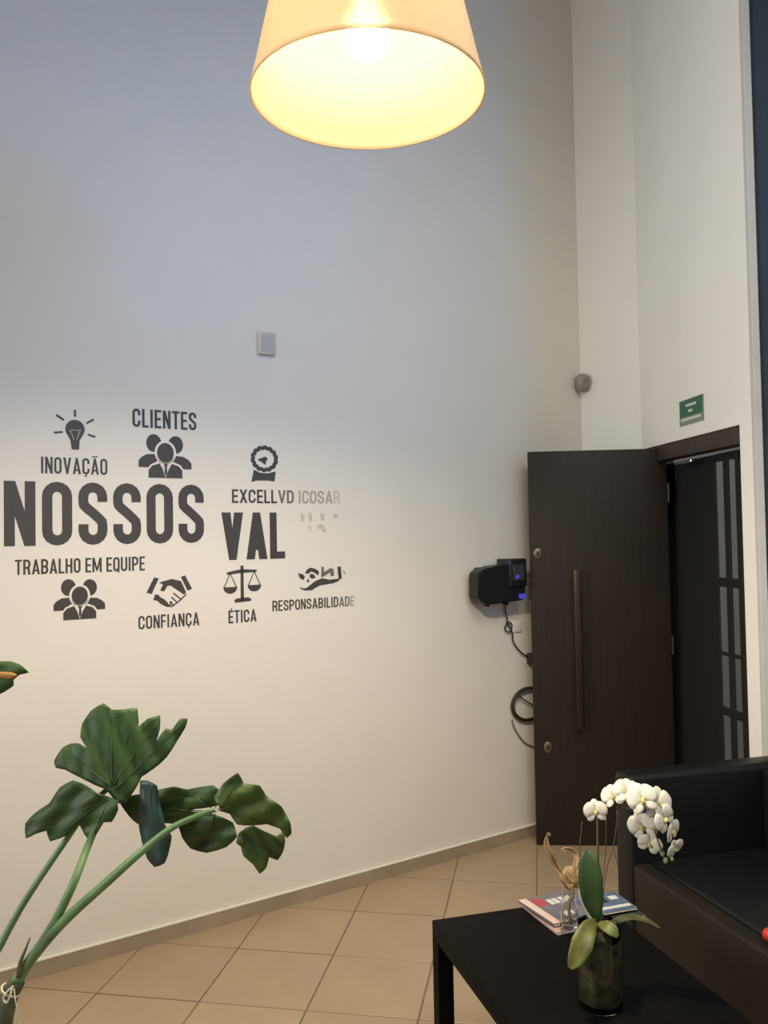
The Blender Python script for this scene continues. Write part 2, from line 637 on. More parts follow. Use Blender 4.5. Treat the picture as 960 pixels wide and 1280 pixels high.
# porch outside
bm = B()
o1 = OR_ + RN * 1.9 - RD * 1.0
o2 = OR_ + RN * 1.9 + RD * 9.0
slab(bm, [tuple(o1), tuple(o2), tuple(o2 + RN * 0.15), tuple(o1 + RN * 0.15)], -0.06, 3.4)
struct(link('wall_outside', bm, M_outwall))
bm = B()
slab(bm, [(1.75, 3.8), (4.2, 3.8), (4.2, 14.0), (1.2, 14.0), (1.2, 6.0)], -0.05, -0.002)
struct(link('floor_outside', bm, M_outwall))

# ------------------------------------------------------------------ lettering on the wall
VY0, VY1 = 0.0, -0.0014


def arc(cx, cy, r, a0, a1, n=8, ry=None):
    ry = r if ry is None else ry
    return [(cx + r * math.cos(math.radians(a0 + (a1 - a0) * i / n)), cy + ry * math.sin(math.radians(a0 + (a1 - a0) * i / n))) for i in range(n + 1)]


GW = dict(I=0.17, M=0.66, E=0.40, L=0.38, F=0.38, T=0.44, A=0.52, V=0.52, X=0.50)


def glyph(ch, w, t):
    """strokes and outlines of one condensed capital, 1 high and w wide, stem t"""
    S, Po, C = [], [], []                 # open strokes, filled outlines, closed strokes
    acc = {'É': 'E', 'Ê': 'E', 'Ç': 'C', 'Ã': 'A'}
    base = acc.get(ch, ch)
    x0, x1, y0, y1 = t / 2, w - t / 2, t / 2, 1 - t / 2
    r = (x1 - x0) / 2
    cx = w / 2
    rect = lambda a, b, c, d: Po.append([(a, b), (c, b), (c, d), (a, d)])
    h = t * 0.92
    if base == 'O' or base == 'Q':
        C.append(arc(cx, y1 - r, r, 0, 180) + arc(cx, y0 + r, r, 180, 360))
        if base == 'Q':
            Po.append([(cx, 0.22), (cx + t, 0.22), (w + 0.02, -0.06), (w - t * 0.9, -0.06)])
    elif base == 'C':
        S.append([(x1, 0.64)] + arc(cx, y1 - r, r, 0, 180) + arc(cx, y0 + r, r, 180, 360) + [(x1, 0.36)])
    elif base == 'S':
        S.append([(x1, 0.69)] + arc(cx, y1 - r, r, 0, 180) + [(x0, 0.69), (x0 + 0.02 * w, 0.64), (x0 + 0.12 * w, 0.59), (cx, 0.51), (x1 - 0.12 * w, 0.42), (x1 - 0.02 * w, 0.37), (x1, 0.32)] + arc(cx, y0 + r, r, 0, -180) + [(x0, 0.33)])
    elif base == 'U':
        S.append([(x0, 1.0)] + arc(cx, y0 + r, r, 180, 360) + [(x1, 1.0)])
    elif base == 'N':
        rect(0, 0, t, 1)
        rect(w - t, 0, w, 1)
        Po.append([(0, 1), (t * 1.05, 1), (w, 0), (w - t * 1.05, 0)])
    elif base == 'M':
        rect(0, 0, t, 1)
        rect(w - t, 0, w, 1)
        Po.append([(0, 1), (t * 1.1, 1), (cx + t * 0.4, 0.1), (cx - t * 0.4, 0.1)])
        Po.append([(w - t * 1.1, 1), (w, 1), (cx + t * 0.4, 0.1), (cx - t * 0.4, 0.1)])
    elif base == 'I':
        rect((w - t) / 2, 0, (w + t) / 2, 1)
    elif base in 'EFL':
        rect(0, 0, t, 1)
        if base != 'F':
            rect(0, 0, w, h)
        if base != 'L':
            rect(0, 1 - h, w, 1)
            rect(0, 0.5 - h / 2, w * 0.9, 0.5 + h / 2)
    elif base == 'T':
        rect(cx - t / 2, 0, cx + t / 2, 1)
        rect(0, 1 - h, w, 1)
    elif base == 'H':
        rect(0, 0, t, 1)
        rect(w - t, 0, w, 1)
        rect(0, 0.5 - h / 2, w, 0.5 + h / 2)
    elif base == 'V':
        Po.append([(0, 1), (t * 1.1, 1), (cx + t * 0.45, 0), (cx - t * 0.45, 0)])
        Po.append([(w - t * 1.1, 1), (w, 1), (cx + t * 0.45, 0), (cx - t * 0.45, 0)])
    elif base == 'A':
        Po.append([(0, 0), (t * 1.05, 0), (cx + t * 0.45, 1), (cx - t * 0.45, 1)])
        Po.append([(w - t * 1.05, 0), (w, 0), (cx + t * 0.45, 1), (cx - t * 0.45, 1)])
        rect(w * 0.22, 0.2, w * 0.78, 0.2 + h * 0.9)
    elif base == 'X':
        Po.append([(0, 0), (t * 1.1, 0), (w, 1), (w - t * 1.1, 1)])
        Po.append([(0, 1), (t * 1.1, 1), (w, 0), (w - t * 1.1, 0)])
    elif base == 'D':
        rr = min(r * 1.2, x1 - x0)
        C.append([(x0, y0), (x1 - rr, y0)] + arc(x1 - rr, y0 + rr, rr, -90, 0) + arc(x1 - rr, y1 - rr, rr, 0, 90) + [(x0, y1)])
    elif base in 'PRB':
        rect(0, 0, t, 1)
        ym = 0.5 if base == 'B' else 0.45
        rr = min(r * 1.1, (y1 - ym) / 2)
        S.append([(x0, y1), (x1 - rr, y1)] + arc(x1 - rr, y1 - rr, rr, 90, 0) + arc(x1 - rr, ym + rr, rr, 0, -90) + [(x0, ym)])
        if base == 'B':
            rr = min(r * 1.1, (ym - y0) / 2)
            S.append([(x0, ym), (x1 - rr, ym)] + arc(x1 - rr, ym - rr, rr, 90, 0) + arc(x1 - rr, y0 + rr, rr, 0, -90) + [(x0, y0)])
        if base == 'R':
            Po.append([(x1 - t * 0.9 - t * 0.1, ym), (x1, ym), (w, 0), (w - t * 1.05, 0)])
    if ch == 'É':
        Po.append([(cx - 0.05, 1.04), (cx + 0.03, 1.04), (cx + 0.14, 1.17), (cx + 0.03, 1.17)])
    if ch == 'Ê':
        Po.append([(cx - 0.14, 1.05), (cx - 0.07, 1.05), (cx + 0.03, 1.17), (cx - 0.03, 1.17)])
        Po.append([(cx + 0.14, 1.05), (cx + 0.07, 1.05), (cx - 0.03, 1.17), (cx + 0.03, 1.17)])
    if ch == 'Ã':
        S.append([(cx - 0.17, 1.07), (cx - 0.08, 1.11), (cx + 0.06, 1.09), (cx + 0.17, 1.13)])
    if ch == 'Ç':
        Po.append([(cx - 0.02, 0.04), (cx + 0.06, 0.04), (cx + 0.05, -0.13), (cx - 0.10, -0.15), (cx - 0.10, -0.10), (cx - 0.02, -0.08)])
    return S, Po, C


def word(text, u0, u1, z0, z1, t, label, mats=None, gap=0.11, skew=0.0, name='wall_lettering'):
    """vinyl letters from u0 to u1 along the wall, baseline z0, cap height z1 - z0"""
    H = z1 - z0
    root = thing(name, label, 'lettering', W(u0, z0), WRZ)
    ws = [0.16 if c == ' ' else GW.get({'Ã': 'A', 'É': 'E', 'Ê': 'E'}.get(c, c), 0.47) for c in text]
    total = sum(ws) + gap * (len(text) - 1)
    k = (u1 - u0) / (total * H)
    x = 0.0
    for i, c in enumerate(text):
        w = ws[i] * k
        if c != ' ':
            tt = min(t, w * 0.46) if c != 'I' else min(t, w)
            bm = B()
            S, Po, C = glyph(c, w, tt)
            f = lambda q: ((q[0]) * H, q[1] * H)
            lift = 0.0
            for s in S:
                ribbon(bm, [f(q) for q in s], (tt if not (c == 'Ã') else tt * 0.5) * H, VY0, VY1 - lift)
                lift += 0.00025
            for s in C:
                ribbon(bm, [f(q) for q in s], tt * H, VY0, VY1 - lift, True)
                lift += 0.00025
            for s in Po:
                prism(bm, [f(q) for q in s], VY0, VY1 - lift)
                lift += 0.00025
            lt = link('letter', bm, (mats[i] if mats else M_vinyl), root)
            lt.location = (x * H, 0, 0)
        x += w + gap * k
    return root


word('NOSSOS', 0.6245, 1.4225, 1.632, 1.880, 0.155, 'largest dark lettering NOSSOS across the left of the white wall', gap=0.10)
V3 = [M_vinyl, M_vinyl_mid, M_vinyl_pale]
word('VAL', 1.503, 1.810, 1.554, 1.762, 0.185, 'big dark lettering VAL to the right of NOSSOS above the scales', gap=0.07)
word('INOVAÇÃO', 0.758, 1.013, 1.912, 1.977, 0.125, 'small lettering INOVAÇÃO under the light bulb symbol', gap=0.10)
word('CLIENTES', 1.117, 1.393, 2.1135, 2.190, 0.135, 'small lettering CLIENTES above the upper group of people symbol', gap=0.10)
word('TRABALHO EM EQUIPE', 0.663, 1.1632, 1.5225, 1.580, 0.135, 'small lettering TRABALHO EM EQUIPE just under NOSSOS', gap=0.09)
word('CONFIANÇA', 1.1343, 1.3966, 1.2815, 1.336, 0.13, 'small lettering CONFIANÇA under the handshake symbol', gap=0.10)
word('ÉTICA', 1.5303, 1.6637, 1.2788, 1.334, 0.14, 'small lettering ÉTICA under the balance scales symbol', gap=0.09)
word('RESPONSABILIDADE', 1.743, 2.175, 1.318, 1.3655, 0.14, 'small lettering RESPONSABILIDADE fading at its end under the open hand symbol',
     [M_vinyl] * 12 + [M_vinyl, M_vinyl_mid, M_vinyl_mid, M_vinyl_pale], gap=0.09)
word('EXCELLVD ICOSAR', 1.554, 2.105, 1.804, 1.864, 0.15, 'small lettering starting EXCE that wears away to pale traces above VAL',
     [M_vinyl] * 4 + [M_vinyl, M_vinyl, M_vinyl_mid, M_vinyl_mid, None, M_vinyl_pale, M_vinyl_pale, M_vinyl_pale, M_vinyl_pale, M_vinyl_pale, M_vinyl_ghost], gap=0.09)


def decal(label, u0, u1, z0, z1, px0, px1, py0, py1):
    """an icon: symbol coordinates px, py (y down) mapped into the wall rectangle"""
    root = thing('wall_symbol', label, 'symbol', W(u0, z0), WRZ)
    fx = lambda x: (x - px0) / (px1 - px0) * (u1 - u0)
    fz = lambda y: (py1 - y) / (py1 - py0) * (z1 - z0)
    F = lambda P: [(fx(x), fz(y)) for x, y in P]
    sc = (u1 - u0) / (px1 - px0)
    return root, F, sc


def part(root, name, F, polys=(), strokes=(), lw=0.004, m=M_vinyl, y1=VY1, closed=()):
    bm = B()
    for P in polys:
        prism(bm, F(P), 0, y1)
    for P in strokes:
        ribbon(bm, F(P), lw, 0, y1)
    for P in closed:
        ribbon(bm, F(P), lw, 0, y1, True)
    return link(name, bm, m, root)


# light bulb
r_, F, k = decal('dark light bulb symbol with five rays above INOVAÇÃO', 0.806, 0.967, 2.008, 2.168, 268, 475, 82, 288)
part(r_, 'bulb', F, [arc(373, 182, 48, -215, 35, 24) + [(395, 240), (392, 286), (356, 286), (350, 240)]])
part(r_, 'filament', F, strokes=[[(343, 193), (360, 187), (402, 187)], [(352, 192), (366, 236)], [(396, 192), (380, 236)]], lw=0.0032, m=M_vinyl_pale, y1=-0.0022)
for s in ([(373, 82), (373, 118)], [(281, 115), (319, 138)], [(466, 126), (430, 149)], [(270, 205), (312, 199)], [(437, 206), (474, 216)]):
    part(r_, 'ray', F, strokes=[s], lw=0.0078)


def people(label, u0, u1, z0, z1):
    r_, F, k = decal(label, u0, u1, z0, z1, 110, 690, 375, 850)
    # y down in the drawing: ellipse() with positive angles still closes the shape
    for cx, cy in ((275, 468), (515, 478)):
        part(r_, 'back_head', F, [ellipse(cx, cy, 82, 98, 22)])
    part(r_, 'back_shoulders', F, [[(110, 735), (110, 665), (140, 625), (200, 592), (280, 588), (315, 660), (250, 700), (215, 735)]])
    part(r_, 'back_shoulders', F, [[(690, 745), (690, 680), (655, 640), (600, 607), (520, 600), (480, 665), (560, 705), (600, 745)]])
    part(r_, 'outline', F, [ellipse(400, 570, 118, 134, 26), [(300, 620), (500, 620), (470, 690), (400, 760), (340, 690)],
                            [(200, 760), (240, 700), (330, 665), (480, 665), (570, 705), (605, 760), (600, 850), (205, 850)]], m=M_wall, y1=-0.0018)
    part(r_, 'head', F, [ellipse(400, 570, 92, 108, 24)], y1=-0.0024)
    part(r_, 'suit', F, [[(215, 848), (215, 765), (255, 715), (335, 690), (352, 700), (400, 848)],
                         [(585, 848), (585, 765), (545, 715), (470, 690), (452, 700), (400, 848)]], y1=-0.0024)
    part(r_, 'collar', F, [[(335, 688), (365, 680), (400, 848 - 70), (385, 780)], [(470, 688), (440, 680), (402, 848 - 70), (418, 780)]], m=M_wall, y1=-0.0029)
    part(r_, 'tie', F, [[(385, 690), (418, 690), (412, 720), (418, 790), (402, 830), (388, 790), (394, 720)]], y1=-0.0033)


people('dark symbol of three people in suits beneath CLIENTES', 1.141, 1.369, 1.905, 2.086)
people('dark symbol of three people in suits beneath TRABALHO EM EQUIPE', 0.802, 1.000, 1.339, 1.497)

# handshake
r_, F, k = decal('dark handshake symbol above CONFIANÇA', 1.169, 1.366, 1.366, 1.496, 125, 427, 46, 272)
part(r_, 'cuff', F, [[(175, 53), (205, 62), (158, 172), (125, 160)]])
part(r_, 'cuff', F, [[(352, 58), (380, 47), (427, 148), (396, 160)]])
part(r_, 'hand', F, [[(208, 90), (292, 70), (352, 88), (386, 172), (372, 188), (325, 150), (280, 115), (262, 118), (240, 156), (214, 150), (232, 108)]])
part(r_, 'hand', F, [[(168, 215), (180, 176), (203, 180), (212, 196), (240, 214), (262, 240), (275, 262), (256, 271), (212, 243), (196, 222)]])
part(r_, 'finger_line', F, strokes=[[(300, 172), (352, 222)], [(288, 202), (328, 246)], [(276, 232), (304, 266)], [(386, 186), (345, 228), (292, 268), (262, 266)], [(275, 262), (290, 234)]], lw=0.0052)

# balance scales
r_, F, k = decal('dark balance scales symbol between VAL and ÉTICA', 1.508, 1.691, 1.367, 1.528, 375, 515, 628, 768)
part(r_, 'post', F, [[(438, 628), (448, 628), (449, 762), (437, 762)]])
part(r_, 'beam', F, [[(388, 652), (438, 642), (448, 642), (497, 646), (497, 654), (448, 656), (438, 656), (388, 661)]])
part(r_, 'base', F, [[(414, 758), (425, 752), (465, 750), (476, 757), (474, 765), (416, 768)]])
for cx, cy in ((400, 708), (488, 704)):
    part(r_, 'pan', F, [ellipse(cx, cy, 25, 25, 14, 0, PI)])
    part(r_, 'pan_cord', F, strokes=[[(cx - 22, cy + 1), (cx, cy - 52), (cx + 22, cy + 1)]], lw=0.0042)

# rosette
r_, F, k = decal('dark award rosette symbol above the lettering EXCE', 1.648, 1.779, 1.898, 2.063, 186, 354, 92, 336)
sc_ = []
for i in range(56):
    a = 2 * PI * i / 56
    rr = 78 + (5 if (i // 2) % 2 else -2)
    sc_.append((270 + rr * math.cos(a), 180 + rr * math.sin(a)))
part(r_, 'ring', F, closed=[[(270 + (q[0] - 270) * 0.93, 180 + (q[1] - 180) * 0.93) for q in sc_]], lw=0.0165)
part(r_, 'centre_mark', F, [[(224, 186), (258, 172), (276, 164), (292, 182), (280, 196), (276, 222), (250, 202)]])
part(r_, 'ribbon', F, [[(202, 254), (240, 274), (290, 276), (340, 262), (332, 330), (288, 324), (216, 326), (186, 336)]])

# open hand
r_, F, k = decal('dark open hand symbol holding small shapes above RESPONSABILIDADE', 1.873, 2.130, 1.400, 1.511, 285, 708, 118, 370)
part(r_, 'palm', F, [[(300, 322), (330, 340), (360, 336), (400, 300), (440, 266), (500, 242), (560, 262), (660, 254), (640, 282), (590, 302), (530, 310), (475, 318), (440, 338), (405, 364), (345, 362), (312, 345)]])
part(r_, 'leaf_shape', F, [[(288, 180), (330, 192), (346, 220), (334, 252), (304, 232)]])
part(r_, 'leaf_shape', F, [[(348, 178), (372, 140), (400, 126), (440, 142), (470, 170), (462, 212), (440, 188), (405, 165), (370, 190)]])
part(r_, 'leaf_shape', F, [[(392, 190), (424, 200), (440, 232), (410, 244), (388, 228)], [(362, 262), (374, 240), (384, 270), (372, 284)]])
part(r_, 'finger', F, [[(492, 120), (512, 124), (516, 176), (570, 140), (600, 150), (602, 222), (572, 226), (570, 184), (516, 222), (488, 232)]], m=M_vinyl_mid)
part(r_, 'finger', F, [[(634, 128), (664, 126), (672, 256), (644, 266)]])
part(r_, 'finger', F, [[(684, 164), (696, 172), (706, 208), (694, 214)]], m=M_vinyl_pale)

# pale residue where letters after VAL are missing
r_, F, k = decal('pale grey residue of missing letters right of VAL', 1.890, 2.104, 1.662, 1.764, 500, 770, 535, 700)
for P in ([(505, 540), (530, 556), (526, 605), (505, 600)], [(552, 540), (578, 540), (580, 600), (560, 606)], [(636, 540), (664, 545), (660, 596), (638, 600)], [(726, 545), (760, 556), (750, 582), (724, 574)],
          [(610, 640), (640, 622), (664, 650), (672, 690), (650, 682), (636, 652), (622, 664)], [(556, 640), (570, 636), (574, 676), (562, 680)]):
    part(r_, 'residue', F, [P], m=M_vinyl_ghost)

# ------------------------------------------------------------------ small things on the walls
pl = thing('blank_cover_plate', 'small pale square cover plate high on the lettered wall', 'wall plate', W(1.684, 2.474), WRZ)
bm = B()
box(bm, (0, -0.020, 0), (0.088, 0, 0.103), 0.004, 2)
link('plate', bm, M_offwhite, pl, True)
bm = B()
box(bm, (0.012, -0.0225, 0.012), (0.076, -0.019, 0.088), 0.002, 1)
link('insert', bm, M_shadeplate, pl, True)

# motion sensor in the corner
sp = W(UC - 0.012, 2.515)
sn = thing('motion_sensor', 'small grey motion sensor up in the corner above the open door', 'sensor', sp, 0)
dirn = (Vector((0.25, -1.0, 0))).normalized()
sn.rotation_euler = (0, 0, math.atan2(dirn.y, dirn.x))
bm = B()
lathe(bm, [(0, -0.052), (0.020, -0.050), (0.034, -0.036), (0.040, -0.010), (0.040, 0.022), (0.034, 0.040), (0.016, 0.052), (0, 0.053)], 20, (0.040, 0, 0))
link('housing', bm, M_greyplastic, sn, True)
bm = B()
lathe(bm, [(0, -0.022), (0.014, -0.018), (0.020, -0.004), (0.020, 0.006), (0.014, 0.018), (0, 0.021)], 16, (0.066, 0, 0.010))
link('lens', bm, M_lens, sn, True)
bm = B()
tube(bm, [(-0.012, 0, 0.01), (0.03, 0, 0.0)], 0.012, 8)
link('bracket', bm, M_greyplastic, sn, True)

# exit sign on the entrance wall
s0, s1 = OR_, OL_


def rw(px, py):
    """point of the entrance wall in plan and height"""
    d = _fw * FPX + _r * (px - 480) + _u * (640 - py)
    nn = Vector((RN.x, RN.y, 0))
    tt = nn.dot(Vector((OR_.x, OR_.y, 0)) - Vector((0, 0, 0))) / nn.dot(d)
    return EYE + d * tt


q0, q1 = rw(850, 518), rw(880, 510)
sx = (Vector((q0.x, q0.y)) - Vector((q1.x, q1.y))).length
zt = rw(865, 497).z
zb = rw(865, 529.5).z
sg = thing('exit_sign', 'small green safety sign with white print above the entrance', 'sign', (q0.x, q0.y, zb), math.atan2(-RD.y, -RD.x))
# local x to the right (towards us), local -y into the room
SH = zt - zb
bm = B()
box(bm, (0, -0.003, 0), (sx, 0, SH), 0.0008, 1)
link('board', bm, M_signbase, sg)
bm = B()
prism(bm, [(sx * 0.03, SH * 0.33), (sx * 0.97, SH * 0.33), (sx * 0.97, SH * 0.97), (sx * 0.03, SH * 0.97)], -0.003, -0.0042)
link('green_field', bm, M_green, sg)
bm = B()
for i in range(5):
    a = sx * (0.30 + 0.088 * i)
    prism(bm, [(a, SH * 0.70), (a + sx * 0.07, SH * 0.70), (a + sx * 0.07, SH * 0.80), (a, SH * 0.80)], -0.0042, -0.0050)
link('print_line', bm, M_signwhite, sg)
bm = B()
for i in range(2):
    a = sx * (0.40 + 0.09 * i)
    prism(bm, [(a, SH * 0.47), (a + sx * 0.075, SH * 0.47), (a + sx * 0.075, SH * 0.57), (a, SH * 0.57)], -0.0042, -0.0050)
link('print_line', bm, M_signwhite, sg)
bm = B()
for i in range(10):
    a = sx * (0.08 + 0.083 * i)
    prism(bm, [(a, SH * 0.17), (a + sx * 0.066, SH * 0.17), (a + sx * 0.066, SH * 0.27), (a, SH * 0.27)], -0.003, -0.0042)
link('print_line', bm, M_signwhite, sg)

# black time clock on the wall with its cable
tc = thing('time_clock', 'black wall mounted time clock with small blue lights beside the open door', 'time clock', W(2.865, 1.285), WRZ)
bm = B()
box(bm, (0.05, -0.03, 0.02), (0.315, 0, 0.19), 0.006, 2)
link('back_plate', bm, M_greypl, tc, True)
bm = B()
prof = [(-0.012, 0.035), (0.022, 0.010), (0.075, 0.0), (0.30, 0.012), (0.316, 0.03), (0.322, 0.20), (0.21, 0.205), (0.10, 0.198), (0.02, 0.182), (-0.010, 0.16)]
prism(bm, prof, -0.03, -0.115)
bmesh.ops.bevel(bm, geom=bm.edges[:], offset=0.007, segments=2, affect='EDGES')
link('housing', bm, M_black, tc, True)
bm = B()
box(bm, (0.195, -0.128, 0.085), (0.312, -0.02, 0.232), 0.006, 2)
link('printer_head', bm, M_black, tc, True)
bm = B()
box(bm, (0.215, -0.132, 0.12), (0.29, -0.127, 0.20), 0.002, 1)
dsp = link('display', bm, M_greypl, tc, True)


def emit(name, col, s):
    m = bpy.data.materials.new(name)
    m.use_nodes = True
    b = m.node_tree.nodes['Principled BSDF']
    b.inputs['Base Color'].default_value = (*[c * 0.3 for c in col], 1)
    b.inputs['Emission Color'].default_value = (*col, 1)
    b.inputs['Emission Strength'].default_value = s
    return m


M_blue = emit('blue_indicator', (0.10, 0.12, 1.0), 0.35)
bm = B()
box(bm, (0.228, -0.134, 0.128), (0.252, -0.1315, 0.148), 0.001, 1)
link('indicator_light', bm, M_blue, dsp)
bm = B()
box(bm, (0.262, -0.123, 0.020), (0.308, -0.1145, 0.046), 0.002, 1)
link('blue_reader', bm, M_blue, tc)
for fx in (0.075, 0.205):
    bm = B()
    box(bm, (fx - 0.012, -0.085, -0.012), (fx + 0.012, -0.06, 0.004), 0.003, 1)
    link('foot', bm, M_black, tc)


def wallpix(px, py, off):
    d = _fw * FPX + _r * (px - 480) + _u * (640 - py)
    return EYE + d * ((WD + off) / d.dot(WN))


bm = B()
path = [wallpix(*q, 0.014) for q in ((631, 752), (632, 765), (634, 776), (631, 786), (637, 790), (640, 781), (634, 778), (640, 790), (641, 800), (645, 808), (652, 816), (660, 821))]
tube(bm, smooth_path(path, 5), 0.0042, 6)
cb = tag(link('power_cable', bm, M_cable, smooth='all'), 'thin dark cable with a knot hanging under the black time clock', 'cable')
bm = B()
c0 = wallpix(664, 823, 0.02)
box(bm, (-0.020, -0.018, -0.030), (0.020, 0.018, 0.030), 0.006, 2)
pg = link('plug', bm, M_black, cb, True)
pg.location = c0
pg.rotation_euler = (0, 0, WRZ)

bm = B()
cc = wallpix(660, 880, 0.02)
for turn, (rx, rz, off, dx) in enumerate(((0.118, 0.088, 0.016, 0.0), (0.112, 0.084, 0.026, 0.006))):
    ring = [wallpix(660, 880, off) + WT * (dx + rx * math.cos(a)) + Vector((0, 0, rz * math.sin(a))) for a in [2 * PI * i / 28 for i in range(29)]]
    tube(bm, ring, 0.0068, 8)
coil = tag(link('cable_coil', bm, M_cable, smooth='all'), 'coil of thick black cable hung on the wall behind the door edge', 'cable')
bm = B()
tube(bm, smooth_path([wallpix(*q, 0.020) for q in ((646, 868), (654, 874), (664, 880), (674, 886))], 4), 0.004, 6)
link('cable_end', bm, M_cable, coil, 'all')
bm = B()
tube(bm, smooth_path([wallpix(*q, 0.008) for q in ((640, 900), (643, 910), (649, 920), (657, 929), (668, 934), (676, 935))], 4), 0.0042, 6)
tag(link('thin_cable', bm, M_redcable, smooth='all'), 'thin reddish cable drooping on the wall below the black coil', 'cable')
bm = B()
o_ = wallpix(646, 783, 0)
box(bm, (-0.03, -0.008, -0.03), (0.03, 0, 0.03), 0.003, 2)
so = tag(link('wall_socket', bm, M_wall, smooth=True), 'small white wall socket by the knotted cable under the time clock', 'socket')
so.location = o_
so.rotation_euler = (0, 0, WRZ)

# ------------------------------------------------------------------ pendant lamp
LC = Vector((-0.020, 1.945, 2.65))
lamp = thing('pendant_lamp', 'lit bell shaped pendant lamp with warm glowing shade hanging at the top', 'lamp', LC)
outer = [(0.270, 0.0), (0.266, 0.015), (0.256, 0.055), (0.243, 0.115), (0.227, 0.185), (0.200, 0.25), (0.155, 0.315), (0.10, 0.36), (0.05, 0.385), (0.032, 0.40)]
inner = [(r - 0.004 if r > 0.05 else r - 0.006, z - (0.003 if z > 0.25 else 0.0)) for r, z in outer]
bm = B()
lathe(bm, outer + list(reversed(inner)) + [outer[0]], 64)
bmesh.ops.remove_doubles(bm, verts=bm.verts, dist=1e-5)
link('lamp_shade', bm, M_shade, lamp, 'all')
bm = B()
lathe(bm, [(0, 0.090), (0.026, 0.093), (0.045, 0.108), (0.053, 0.135), (0.050, 0.160), (0.034, 0.190), (0.022, 0.215), (0.020, 0.240), (0, 0.240)], 24)
link('bulb', bm, M_bulb, lamp, 'all')
bm = B()
lathe(bm, [(0, 0.23), (0.024, 0.23), (0.026, 0.30), (0.020, 0.42), (0.008, 0.44), (0, 0.44)], 20)
link('lamp_holder', bm, M_black, lamp, True)
bm = B()
tube(bm, [(0, 0, 0.43), (0, 0, HC - LC.z)], 0.004, 8)
link('cord', bm, M_black, lamp)
bm = B()
lathe(bm, [(0, HC - LC.z - 0.04), (0.045, HC - LC.z - 0.03), (0.05, HC - LC.z), (0, HC - LC.z)], 20)
link('canopy', bm, M_black, lamp, True)
# the reflector bulb throws most of its light down, past the rim of the shade
pd = bpy.data.lights.new('bulb_light', 'SPOT')
pd.energy = 150
pd.color = (1.0, 0.82, 0.57)
pd.spot_size = math.radians(160)
pd.spot_blend = 0.6
pd.shadow_soft_size = 0.045
po = bpy.data.objects.new('bulb_light', pd)
COL.objects.link(po)
po.location = (LC.x, LC.y, LC.z + 0.045)

# ------------------------------------------------------------------ coffee table
TRZ = math.radians(15.552)
T0 = Vector((0.1261, 2.7064))
tx_ = Vector((math.cos(TRZ), math.sin(TRZ)))
tab = thing('coffee_table', 'low black square legged coffee table with magazines and an orchid on it', 'table', (T0.x, T0.y, 0), TRZ)
TWD, TLN, TZ = 0.558, 0.92, 0.45
bm = B()
box(bm, (0, -TLN, TZ - 0.05), (TWD, 0, TZ), 0.002, 2)
link('tabletop', bm, M_table, tab, True)
for lx in (0.0, TWD - 0.05):
    for ly in (-0.05, -TLN):
        bm = B()
        box(bm, (lx, ly, 0), (lx + 0.05, ly + 0.05, TZ - 0.05), 0.002, 1)
        link('leg', bm, M_table, tab)


def printed(root, w, l, th, blocks):
    """flat print on a front cover: (x0, y0, x1, y1, material) in fractions of the cover"""
    for x0, y0, x1, y1, m in blocks:
        bm = B()
        box(bm, (w * x0, l * y0, th - 0.0002), (w * x1, l * y1, th + 0.00025))
        link('printed_block', bm, m, root)


def magazine(label, corner, ang, w, l, th, z, mcover, blocks=()):
    """pages between two covers; origin at the near left corner"""
    root = thing('magazine', label, 'magazine', (corner[0], corner[1], z), ang, 'magazines on the coffee table')
    bm = B()
    box(bm, (0.002, 0.002, 0.0006), (w - 0.002, l - 0.002, th - 0.0006))
    link('pages', bm, M_paper, root)
    bm = B()
    box(bm, (0, 0, th - 0.0008), (w, l, th))
    link('front_cover', bm, mcover, root)
    bm = B()
    box(bm, (0, 0, 0), (w, l, 0.0008))
    link('back_cover', bm, M_paper, root)
    bm = B()
    box(bm, (-0.0008, 0, 0), (0.0012, l, th), 0.0004, 1)
    link('spine', bm, mcover, root)
    printed(root, w, l, th, blocks)
    return root


C1 = mat('cover_slate', (0.17, 0.165, 0.19), 0.4, noise=0.12, scale=30)
C2 = mat('cover_pink', (0.56, 0.40, 0.36), 0.4, noise=0.1, scale=30)
C3 = mat('cover_blue', (0.10, 0.15, 0.24), 0.35, noise=0.2, scale=30)
C4 = mat('cover_dark', (0.035, 0.045, 0.05), 0.35, noise=0.2, scale=30)
P_red = mat('print_red', (0.42, 0.07, 0.09), 0.4)
P_white = mat('print_white', (0.66, 0.66, 0.68), 0.4)
P_pink = mat('print_pink', (0.72, 0.56, 0.50), 0.4)
nearp, rightp = on_z(697, 1167, 0.455), on_z(788, 1141, 0.47)
ma = math.atan2(rightp.y - nearp.y, rightp.x - nearp.x)
mb = TZ
magazine('pale covered magazine at the bottom of the pile beside the orchid', (nearp.x, nearp.y), ma - 0.02, 0.272, 0.205, 0.007, mb, C2)
magazine('dark covered magazine second from the bottom of the pile', (nearp.x + 0.05, nearp.y + 0.030), ma - 0.10, 0.250, 0.175, 0.006, mb + 0.007, C4)
magazine('slate covered magazine with red and white print and a pale margin on the pile', (nearp.x - 0.004, nearp.y + 0.028), ma + 0.06, 0.200, 0.190, 0.008, mb + 0.013, C1,
         [(0.0, 0.0, 0.13, 1.0, P_pink), (0.16, 0.62, 0.34, 0.92, P_red), (0.38, 0.60, 0.46, 0.80, P_white), (0.48, 0.60, 0.56, 0.80, P_white), (0.60, 0.60, 0.68, 0.80, P_white), (0.70, 0.60, 0.78, 0.80, P_white), (0.30, 0.12, 0.42, 0.30, P_white), (0.46, 0.12, 0.52, 0.30, P_white)])
